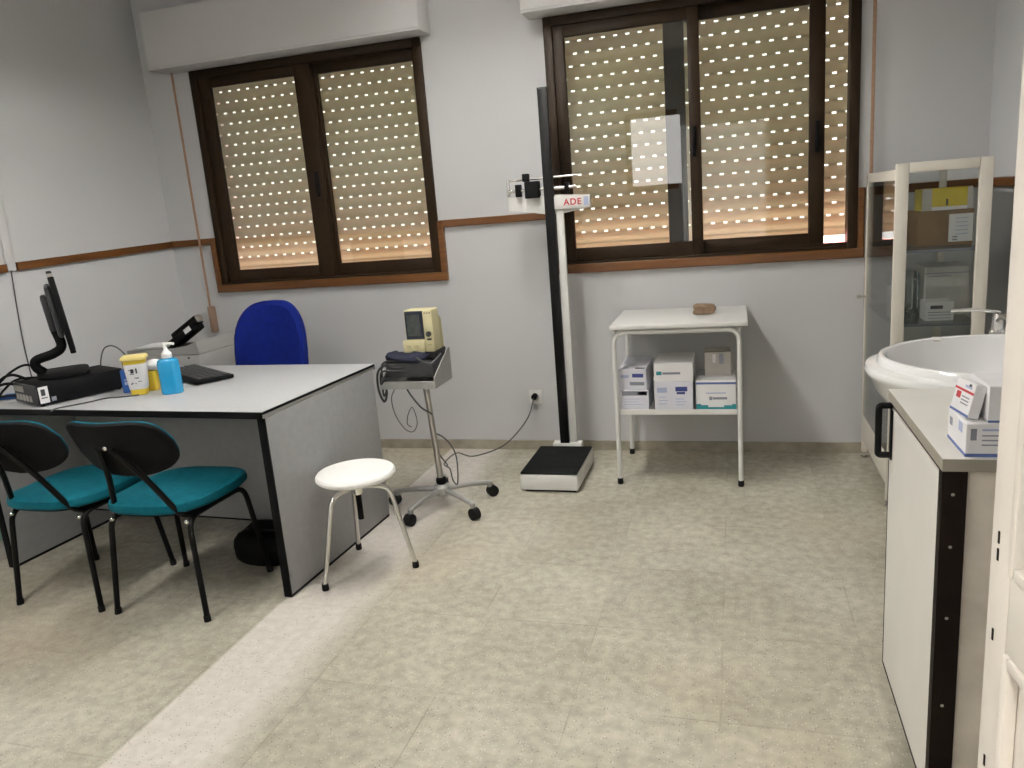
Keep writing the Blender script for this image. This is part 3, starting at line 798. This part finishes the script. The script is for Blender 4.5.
carton('carton', 'small white label box in front of the pale cabinet carton', 'box', (.795, 3.53, .7905), (.105, .10, .078), 'cardw', 0, [('f', .18, .62, .62, .80, 'inkdk'), ('f', .1, .9, .42, .46, 'inkgrey'), ('f', .1, .9, .28, .32, 'inkgrey'), ('f', .1, .9, .12, .15, 'inkgrey')])
carton('carton', 'narrow white box at the left of the cabinet middle shelf', 'box', (.655, 3.62, .7905), (.055, .10, .13), 'cardw', 0, [('f', .2, .9, .5, .6, 'inkgrey')])
b = B().box(-.055, .055, -.07, .07, 0, .185, .012); o = part('package', b, 'clear'); o.location = (.705, 3.755, .7905); tag(o, 'clear plastic wrapped package beside the pale cabinet carton', 'package')
b = B().box(-.03, .03, -.03, .03, 0, .12, .006); o = part('carton', b, 'cardg'); o.location = (.72, 3.90, .7905); tag(o, 'grey box behind the clear package in the cabinet', 'box')

# ------------------------------------------------------------------ wash basin
bs = thing('washbasin', 'large oval white ceramic washbasin beyond the white counter', 'washbasin', (.763, 2.488, 0))
prof = [(.30, .56), (.36, .57), (.62, .62), (.86, .68), (1., .745), (1.06, .79), (1.09, .80), (1.10, .812), (1.09, .824), (1.04, .830), (1.005, .832), (1., .842), (.985, .852), (.96, .855), (.935, .851), (.91, .83), (.84, .77), (.6, .70), (.25, .68), (.06, .678)]
zt = .855
b = B().lathe(prof, 80, (0, 0, 0), .355, .315)
for v in b.bm.verts: v.co.x = min(v.co.x, .352)
part('bowl', b, 'ceramic', bs)
part('pedestal', B().lathe([(.115, 0), (.12, .012), (.10, .05), (.085, .2), (.085, .4), (.11, .55), (.13, .569), (.05, .569)], 36, (0, .02, 0), 1., .95), 'ceramic', bs)
part('drain', B().lathe([(.0, .0), (.024, .0), (.026, .003), (.018, .004), (0, .003)], 20, (0, 0, .6785)), 'chrome', bs)
part('tap_deck', B().box(-.06, .20, .325, .40, .78, .838, .018), 'ceramic', bs)
tp = part('tap', B().lathe([(0, .8383), (.022, .8383), (.024, .855), (.018, .862), (.015, .905), (.012, .912), (0, .912)], 20, (.06, .358, 0)), 'chrome', bs)
part('spout', B().tube(spline([(.06, .35, .89), (.06, .29, .912), (.06, .21, .905), (.06, .19, .885)]), .009, 12), 'chrome', tp)
part('lever', B().tube([(.065, .358, .918), (-.01, .35, .930), (-.085, .34, .931)], .0055, 10), 'chrome', tp)
part('stopper', B().lathe([(0, zt), (.016, zt), (.018, zt+.006), (.010, zt+.012), (0, zt+.013)], 16, (-.14, .275, -.012)), 'white', bs)

# ------------------------------------------------------------------ white counter with dark corner board
ct = thing('counter_cabinet', 'white base cabinet with dark brown corner board by the door', 'cabinet', (.380, 1.57, 0))
CW, CDp, CH = .60, .56, .84
top = part('worktop', B().box(-.004, CW, 0, CDp, CH-.001, CH, 0), 'counterw', ct, False)
b = B().box(-.004, CW, 0, CDp, CH-.026, CH-.0011, .001); part('edge_band', b, 'counteredge', top, False)
part('body', B().box(.022, CW-.01, .014, CDp-.004, .05, CH-.0265, .001), 'rusty', ct, False)
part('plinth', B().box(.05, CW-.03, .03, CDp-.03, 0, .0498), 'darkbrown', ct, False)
dd = part('door', B().box(.0015, .0205, .034, CDp-.008, .055, CH-.045, .001), 'counterw', ct, False)
b = B(); b.box(.0005, .021, CDp-.008, CDp-.004, .05, CH-.04); b.box(.0005, .021, .034, CDp-.004, .049, .0545)
part('edge_trim', b, 'darkbrown', dd, False)
part('brown_rail', B().box(.006, .0215, .012, CDp-.004, CH-.0445, CH-.0265), 'darkbrown', ct, False)  # dark brown strip below the worktop edge
cb = part('corner_board', B().box(-.002, .0425, .006, .0135, .02, CH-.0265, .001), 'darkbrown', ct, False)
part('corner_return', B().box(-.002, .021, .0137, .0335, .02, CH-.0265, .001), 'darkbrown', ct, False)
b = B()
for z in (.765, .655, .50, .30): b.lathe([(0, 0), (.0035, 0), (.003, .0012), (0, .0015)], 10, m=Matrix.Translation((.018, .006, z)) @ Matrix.Rotation(PI/2, 4, 'X'))
part('screw', b, 'steel', cb)
y = CDp-.035
part('handle', B().tube(arc([(.0012, y, .805), (-.031, y, .805), (-.031, y, .672), (.0012, y, .672)], .008, 4), .0085, 12).box(-.003, .0012, y-.012, y+.012, .66, .7945, .003), 'black', dd)
Gc = 'glove boxes on the counter'
zc = CH+.0003
carton('glove_box', 'lower white box on the counter with blue lower edge', 'box', (.492, 1.648, zc), (.150, .130, .066), 'cardw', 0,
       [('f', .0, 1, .0, .10, 'inkband'), ('l', 0, 1, 0, .10, 'inkband'), ('f', .18, .60, .78, .84, 'inkpale'), ('f', .18, .62, .62, .66, 'inkgrey'), ('f', .18, .58, .48, .52, 'inkgrey'), ('f', .18, .62, .34, .38, 'inkgrey'), ('f', .05, .12, .5, .85, 'inkgrey'), ('l', .75, .9, .5, .75, 'inkgrey'), ('l', .2, .4, .6, .9, 'inkpale')], Gc)
carton('glove_box', 'upright white box with red mark, behind the leaning one on the counter', 'box', (.508, 1.650, zc+.0663), (.108, .12, .070), 'cardw', 0,
       [('f', 0, 1, 0, .06, 'inkband'), ('f', .22, .5, .56, .68, 'inkred'), ('f', .25, .5, .38, .52, 'inkgrey'), ('f', .25, .5, .18, .30, 'inkband')], Gc)
c3 = carton('glove_box', 'white box with red stripe leaning against the upright box on the counter', 'box', (.428, 1.650, zc+.0675), (.020, .095, .066), 'cardw', 0,
       [('l', 0, 1, 0, .07, 'inkband'), ('l', .0, 1., .66, .73, 'inkred'), ('l', .62, .85, .42, .62, 'inkred'), ('l', .15, .55, .50, .54, 'inkgrey'), ('l', .15, .55, .40, .44, 'inkgrey'), ('l', .15, .55, .30, .34, 'inkgrey'), ('l', .15, .5, .80, .88, 'inkpale'), ('l', .2, .32, .86, .94, 'inkdk')], Gc)
c3.rotation_euler = (math.radians(-3), math.radians(13), math.radians(4))

# ------------------------------------------------------------------ things on the desk
ZD = DZ+.0003
ang = math.atan2(.298, .126)
pcx = thing('desktop_computer', 'black flat desktop computer lying on the desk under the screen', 'computer', (-2.728, 2.372, ZD), ang-PI/2)
# local +y runs along the long side, +x to the right
part('case', B().box(-.23, 0, .012, .36, .006, .092, .003), 'black', pcx)
part('rear_plate', B().box(-.228, -.002, .004, .0118, .008, .090, .001), 'gunmetal', pcx)
b = B()
for i in range(5): b.box(-.21+.035*i, -.185+.035*i, .0022, .0039, .02, .045)
b.box(-.215, -.12, .0022, .0039, .055, .08)
part('port', b, 'steel', pcx)
b = B().box(.0001, .0016, .016, .052, .014, .082); sk = part('sticker', b, 'cardw', pcx, False)
b = B().box(.0017, .002, .024, .040, .045, .072); b.box(.0017, .002, .022, .046, .034, .038); part('print', b, 'inkdk', sk, False)
b = B().box(.0001, .001, .060, .078, .016, .034); sk2 = part('sticker', b, 'inkgrey', pcx, False)
b = B()
for x, y in ((-.21, .03), (-.02, .03), (-.21, .34), (-.02, .34)): b.cyl((x, y, 0), (x, y, .0058), .008, 10)
part('foot', b, 'rubber', pcx)

na = math.radians(47)
sm = thing('computer_screen', 'black computer screen seen from the side on the flat computer', 'computer screen', (-2.80, 2.60, ZD+.0925), na-PI/2)
# local +y = the way the screen faces
part('base', B().prism([(p[0], p[1]) for p in rrect(.24, .20, .05, 6, 0, 0)], 0, .018, bev=.006), 'black', sm)
part('neck', B().tube(spline([(0, -.07, .018), (0, -.095, .045), (0, -.09, .075), (0, -.02, .095), (0, .012, .125), (0, .0, .20)]), .020, 14), 'black', sm)
Mt = Matrix.Translation((0, .030, .272)) @ Matrix.Rotation(math.radians(5), 4, 'X')
b = B().box(-.215, .215, -.006, .016, -.165, .165, .005, Mt); part('panel', b, 'black', sm)
b = B().box(-.16, .16, -.030, -.0062, -.10, .115, .012, Mt); b.box(-.075, .075, -.055, -.030, -.075, .075, .008, Mt); part('rear_cover', b, 'gunmetal', sm)
part('display', B().box(-.203, .203, .0162, .0172, -.150, .150, 0, Mt), 'screen', sm, False)
part('corner_cap', B().box(.195, .2155, -.0065, .0165, .150, .1656, .004, Mt), 'steel', sm)

cb_ = thing('cable_bundle', 'black cables bunched behind the computer at left edge', 'cable', (-2.93, 2.53, ZD))
for pts, r in (([(.03, -.03, .05), (-.02, -.07, .085), (-.09, -.09, .07), (-.2, -.10, .03), (-.28, -.12, .006)], .006),
               ([(.045, .0, .07), (.0, -.06, .12), (-.06, -.08, .10), (-.14, -.09, .045), (-.25, -.13, .006)], .006),
               ([(.06, .06, .10), (.02, .0, .15), (-.03, -.04, .13), (-.09, -.07, .08), (-.18, -.06, .05), (-.28, -.07, .006)], .005),
               ([(.02, -.04, .03), (-.05, -.10, .035), (-.13, -.12, .02), (-.22, -.14, .006), (-.3, -.13, .006)], .006),
               ([(.05, .03, .09), (-.01, -.04, .095), (-.07, -.06, .055), (-.12, -.04, .03), (-.18, -.02, .006)], .005)):
    part('cable', B().tube(spline(pts), r, 8), 'black', cb_)
b = B()
for i in range(3): b.box(-.13+.012*i, .04-.008*i, -.10-.008*i, .08, .0006*i, .0006*i+.0005, 0, Matrix.Rotation(.25*i-.2, 4, 'Z'))
o = part('paper_sheets', b, 'paper', None, False); o.location = (-3.02, 2.475, ZD); tag(o, 'loose white papers at the left end of the desk', 'papers')
b = B().box(-.06, .06, -.04, .04, 0, .012, .004); o = part('paper_pad', b, 'bluebox'); o.location = (-3.045, 2.56, ZD+.0022); o.rotation_euler = (0, 0, .4); tag(o, 'small dark blue pad lying on the loose papers', 'pad')

o = part('mouse_cable', B().tube(spline([(-2.60, 2.317, ZD+.003), (-2.615, 2.36, ZD+.003), (-2.56, 2.44, ZD+.003), (-2.52, 2.52, ZD+.003), (-2.47, 2.535, ZD+.003), (-2.40, 2.57, ZD+.003)]), .003, 8), 'cable')
tag(o, 'thin black cable lying along the desk front edge', 'cable')
o = part('wire_loop', B().tube(spline([(-2.84, 2.84, ZD+.004), (-2.855, 2.86, ZD+.08), (-2.83, 2.87, ZD+.15), (-2.77, 2.865, ZD+.165), (-2.70, 2.85, ZD+.13), (-2.66, 2.84, ZD+.06), (-2.64, 2.835, ZD+.004)]), .003, 8), 'cable')
tag(o, 'thin black wire arching up behind the computer', 'wire')

def sharps(label, loc, rz, s, lidm):
    t = thing('sharps_container', label, 'sharps container', loc, rz, 'yellow sharps containers')
    def rr(w, d, z): return [V((x*s, y*s, z*s)) for x, y in rrect(w, d, .014, 4)]
    b = B().rings([rr(.060, .050, 0), rr(.066, .056, .003), rr(.068, .058, .026), rr(.086, .072, .150), rr(.086, .072, .152)])
    part('tub', b, 'yellow', t)
    b = B().rings([rr(.0685, .0585, .026), rr(.0715, .0615, .030), rr(.0862, .0725, .132), rr(.0855, .072, .135)])
    lb = part('wrap_label', b, 'cardw', t)
    b = B()
    for i in range(9):
        x = random.uniform(-.022, .022)*s; z = random.uniform(.045, .12)*s; w = random.uniform(.003, .009)*s
        y = -(.0308 + (z/s-.03)*.054)*s - .0012
        b.box(x-w, x+w, y-.0004, y+.0015, z, z+.004*s)
    part('print', b, 'inkgrey', lb, False)
    b = B(); y = -(.0308+(.108-.03)*.054)*s-.0016
    b.box(-.016*s, -.004*s, y, y+.003, .098*s, .116*s); b.box(.004*s, .010*s, y, y+.003, .096*s, .118*s)
    part('hazard_mark', b, 'inkdk', lb, False)
    b = B().rings([rr(.094, .080, .1525), rr(.100, .086, .155), rr(.100, .086, .164), rr(.090, .076, .170), rr(.04, .03, .171)])
    part('lid', b, lidm, t)
    return t
sharps('yellow sharps tub with white label beside the blue sanitizer bottle', (-2.418, 2.600, ZD), math.radians(30), .98, 'lemon')
t = thing('wipes_tub', 'smaller yellow tub with white tissue on top, behind the sharps tub', 'tub', (-2.412, 2.672, ZD), math.radians(20))
part('tub', B().rings([[V((x, y, z)) for x, y in rrect(.05*k, .05*k, .012, 4)] for z, k in ((0, .9), (.004, 1), (.085, 1.1), (.086, 1.))]), 'yellow', t)
b = B(); b.ball((.018, .0, .108), .034, 1.15, .9, .72); b.ball((.045, .012, .098), .026, 1.2, .9, .7); b.ball((-.01, 0, .10), .03, 1, .9, .5)
part('tissue', b, 'paper', t)
carton('carton', 'small blue carton between the computer and the sharps tub', 'box', (-2.512, 2.650, ZD), (.045, .06, .098), 'bluebox', math.radians(28), [('f', .25, .85, .35, .5, 'inkpale'), ('f', .25, .6, .55, .6, 'inkpale')])
t = thing('picture_card', 'small brown picture card propped behind the sharps tub', 'picture', (-2.715, 2.90, ZD), math.radians(15))
part('card', B().box(-.045, .045, -.004, .004, 0, .105, .001), 'cardk', t, False)
part('photo', B().box(-.01, .04, -.0052, -.0042, .02, .095), 'lemon', t, False)

sn = thing('sanitizer_bottle', 'blue gel hand sanitizer bottle with white pump on the desk', 'bottle', (-2.262, 2.610, ZD), math.radians(25))
def rr(w, d, r, z): return [V((x, y, z)) for x, y in rrect(w, d, r, 5)]
part('bottle', B().rings([rr(.078, .046, .02, 0), rr(.086, .052, .024, .004), rr(.086, .052, .024, .126), rr(.080, .048, .022, .140), rr(.056, .040, .019, .148), rr(.038, .034, .0165, .150)]), 'gel', sn)
part('pump', B().lathe([(0, .1502), (.020, .1502), (.021, .153), (.021, .168), (.016, .174), (.008, .184), (.007, .200), (.011, .202), (.012, .211), (.008, .214), (0, .214)], 20), 'stoolw', sn)
part('nozzle', B().tube([(0, 0, .207), (.022, .006, .208), (.034, .010, .203)], .0055, 10), 'stoolw', sn)

kb = thing('keyboard', 'black computer keyboard on the desk behind the blue bottle', 'keyboard', (-2.385, 2.92, ZD), math.radians(33))
KM = Matrix.Rotation(math.radians(0), 4, 'Z')
kb.rotation_euler = (0, 0, math.radians(148))
part('body', B().box(-.225, .225, -.085, .085, .004, .020, .004), 'black', kb)
b = B()
for r in range(5):
    for k in range(14): b.box(-.213+.0305*k, -.213+.0305*k+.026, -.070+.028*r, -.070+.028*r+.024, .0202, .0262, .0015)
part('keys', b, 'gunmetal', kb); 
part('feet', B().box(-.2, .2, .06, .075, 0, .0039), 'rubber', kb)

# printer on its stand behind the desk
pt = thing('printer_stand', 'low grey stand behind the desk under the printer', 'stand', (-3.055, 3.755, 0))
b = B().box(-.32, .30, -.19, .19, .44, .465, .003)
part('top', b, 'deskside', pt)
for x in (-.30, .28):
    for y in (-.17, .17): part('leg', B().box(x-.015, x+.015, y-.015, y+.015, 0, .4397, .002), 'deskside', pt)
pr = thing('printer', 'grey office printer behind the desk in the left corner', 'printer', (-3.055, 3.755, .4655))
b = B().box(-.315, .175, -.175, .175, 0, .255, .012)
part('body', b, 'printer', pr)
Mp = Matrix(((1, 0, 0, 0), (0, 0, 1, 0), (0, 1, 0, 0), (0, 0, 0, 1)))
b = B().prism([(-.315, .2555), (.175, .2555), (.160, .325), (.10, .305), (.0, .290), (-.315, .285)], -.175, -.165, Mp)
b.prism([(.165, .2555), (.175, .2555), (.160, .325), (.150, .321)], -.165, .175, Mp)
b.prism([(-.315, .2555), (-.305, .2555), (-.305, .285), (-.315, .285)], -.165, .175, Mp)
part('upper_shell', b, 'printer', pr, False)
part('output_tray', B().box(-.303, .148, -.163, .17, .2556, .268, .003), 'black', pr)
part('seam', B().box(-.004, .004, -.1762, -.1752, .01, .25), 'inkgrey', pr, False)
part('button', B().cyl((.10, -.1755, .235), (.10, -.179, .235), .006, 12), 'gunmetal', pr)
b = B(); 
for i in range(4): b.box(-.20+.01*i, .04, -.10, .10, .003*i, .003*i+.0022, 0, Matrix.Rotation(.05*i, 4, 'Z'))
o = part('paper_sheets', b, 'paper', None, False); o.location = (-3.16, 3.685, .758); o.rotation_euler = (0, math.radians(-2), 0); tag(o, 'white papers sticking out on top of the grey printer', 'papers')
hs = thing('handheld_device', 'black handheld device propped on top of the grey printer', 'handheld device', (-3.03, 3.69, .7345))
Mh = Matrix.Translation((.0, 0, .085)) @ Matrix.Rotation(math.radians(-30), 4, 'Y')
b = B().box(-.13, .10, -.05, .05, -.024, .024, .014, Mh)
part('body', b, 'black', hs)
b = B().box(-.08, .13, -.03, .03, .030, .052, .010, Mh); b.box(.085, .13, -.03, .03, .0, .052, .010, Mh); b.box(-.08, -.04, -.03, .03, .018, .04, .008, Mh)
part('handle', b, 'blackm', hs)
part('window', B().box(.03, .08, -.0512, -.049, -.010, .016, 0, Mh), 'paper', hs, False)
part('end_cap', B().box(.105, .137, -.026, .026, .005, .047, .008, Mh), 'steel', hs)
part('foot', B().box(-.12, .02, -.05, .05, 0, .022, .004), 'black', hs)

# ------------------------------------------------------------------ blue swivel chair behind the desk
oc = thing('swivel_chair', 'bright blue upholstered office chair behind the desk', 'chair', (-2.405, 3.62, -.0))
n = 40
def oring(k, y, kz=1., dz=0):
    o = []
    for i in range(n):
        a = 2*PI*i/n; c, s_ = math.cos(a), math.sin(a)
        x = .215*math.copysign(abs(c)**.62, c)*k; z = .265*math.copysign(abs(s_)**.62, s_)*k
        if z > 0: x *= 1-.15*(z/.265)**2
        o.append(V((x, y - .05*(x/.215)**2 + .03*(z/.265), .73+z)))
    return o
b = B(); b.rings([oring(.5, -.062), oring(.92, -.055), oring(1., -.035), oring(1., -.005), oring(.93, .02), oring(.5, .03)])
part('backrest', b, 'blue', oc)
ocz = [(0, .43), (.20, .43), (.225, .44), (.235, .46), (.228, .485), (.20, .50), (.1, .505), (0, .505)]
part('seat', B().lathe(ocz, 36, (0, -.02, -.01), 1., .95), 'blue', oc)
part('back_bar', B().tube(spline([(0, -.05, .405), (0, .12, .40), (0, .14, .48), (0, .085, .66)]), .018, 12), 'black', oc)
part('gas_lift', B().cyl((0, 0, .10), (0, 0, .4195), .022, 18), 'black', oc)
for k in range(5):
    a = math.radians(20+72*k); d = V((math.cos(a), math.sin(a), 0))
    lg = part('foot', B().tube([d*.02+V((0, 0, .10)), d*.25+V((0, 0, .072))], .02, 10, r2=.014), 'black', oc)
    q = V((-d.y, d.x, 0)); c = d*.255
    part('castor', B().cyl(c+q*.02+V((0, 0, .028)), c-q*.02+V((0, 0, .028)), .0275, 18), 'rubber', lg)

# black bag under the desk
bg = B()
nb = 28
def bring2(z, kx, ky, w): return [V((.155*kx*math.copysign(abs(math.cos(2*PI*i/nb))**.7, math.cos(2*PI*i/nb))*(1+.05*math.sin(5*2*PI*i/nb+w)), .115*ky*math.copysign(abs(math.sin(2*PI*i/nb))**.7, math.sin(2*PI*i/nb))*(1+.05*math.cos(4*2*PI*i/nb+w)), z+.006*math.sin(3*2*PI*i/nb+w))) for i in range(nb)]
bg.rings([[V((p.x, p.y, 0)) for p in bring2(0, .9, .9, 0)], bring2(.02, 1, 1, 0), bring2(.07, 1.02, 1.02, .3), bring2(.10, .98, .95, .8), bring2(.122, .85, .8, 1.2), bring2(.132, .5, .4, 1.5)])
t = thing('black_bag', 'black bag on the floor under the right end of the desk', 'bag', (-1.93, 2.655, 0))
part('sack', bg, 'black', t)
part('strap', B().tube(spline([(-.10, -.02, .120), (-.06, -.05, .138), (.0, -.06, .140), (.05, -.04, .132), (.08, -.02, .122)]), .007, 8), 'blackm', t)

# waste bin with green bag just inside the left edge
wb = thing('waste_bin', 'pale green lined waste bin on the floor at the left edge', 'waste bin', (-3.285, 2.50, 0))
part('bucket', B().lathe([(0, .002), (.07, 0), (.075, .004), (.085, .17), (.088, .172), (.088, .178), (.082, .178), (.072, .012), (0, .010)], 28), 'whitecable', wb)
bn = B(); 
def gr(z, r, w): return [V((r*(1+.06*math.sin(7*2*PI*i/nb+w))*math.cos(2*PI*i/nb), r*(1+.06*math.sin(7*2*PI*i/nb+w))*math.sin(2*PI*i/nb), z+.006*math.sin(5*2*PI*i/nb+w))) for i in range(nb)]
bn.rings([gr(.10, .094, 0), gr(.14, .096, .5), gr(.185, .094, 1), gr(.188, .082, 1.2), gr(.15, .074, 1.4)], cap=False)
part('liner', bn, 'green', wb)

# ------------------------------------------------------------------ daylight, camera
w = bpy.data.worlds.new('sky'); bpy.context.scene.world = w; w.use_nodes = True
nt = w.node_tree; bgk = nt.nodes['Background']; bgk.inputs[0].default_value = (1., .97, .92, 1); bgk.inputs[1].default_value = 1.9
sun = bpy.data.lights.new('sun', 'SUN'); sun.energy = 30.; sun.angle = math.radians(2); sun.color = (1, .73, .70)
so_ = bpy.data.objects.new('sun', sun); C.objects.link(so_)
so_.rotation_euler = (V((-.10, -.38, -1))).to_track_quat('-Z', 'Y').to_euler()

f, yaw, pitch, roll = 769.577, math.radians(16.76404), math.radians(12.740275), math.radians(-4.58604)
cy, sy = math.cos(yaw), math.sin(yaw)
fwd = V((-sy*math.cos(pitch), cy*math.cos(pitch), -math.sin(pitch))); r = V((cy, sy, 0)); u = r.cross(fwd)
r2 = r*math.cos(roll)+u*math.sin(roll); u2 = -r*math.sin(roll)+u*math.cos(roll)
cam = bpy.data.cameras.new('camera'); co = bpy.data.objects.new('camera', cam); C.objects.link(co)
cam.sensor_fit = 'HORIZONTAL'; cam.sensor_width = 36; cam.lens = f/1024*36; cam.clip_start = .02
co.matrix_world = Matrix(((r2.x, u2.x, -fwd.x, 0), (r2.y, u2.y, -fwd.y, 0), (r2.z, u2.z, -fwd.z, 1.37), (0, 0, 0, 1)))
S = bpy.context.scene; S.camera = co
S.view_settings.view_transform = 'Standard'; S.view_settings.look = 'None'; S.view_settings.gamma = 1
S.view_settings.use_curve_mapping = False; S.view_settings.exposure = 0.
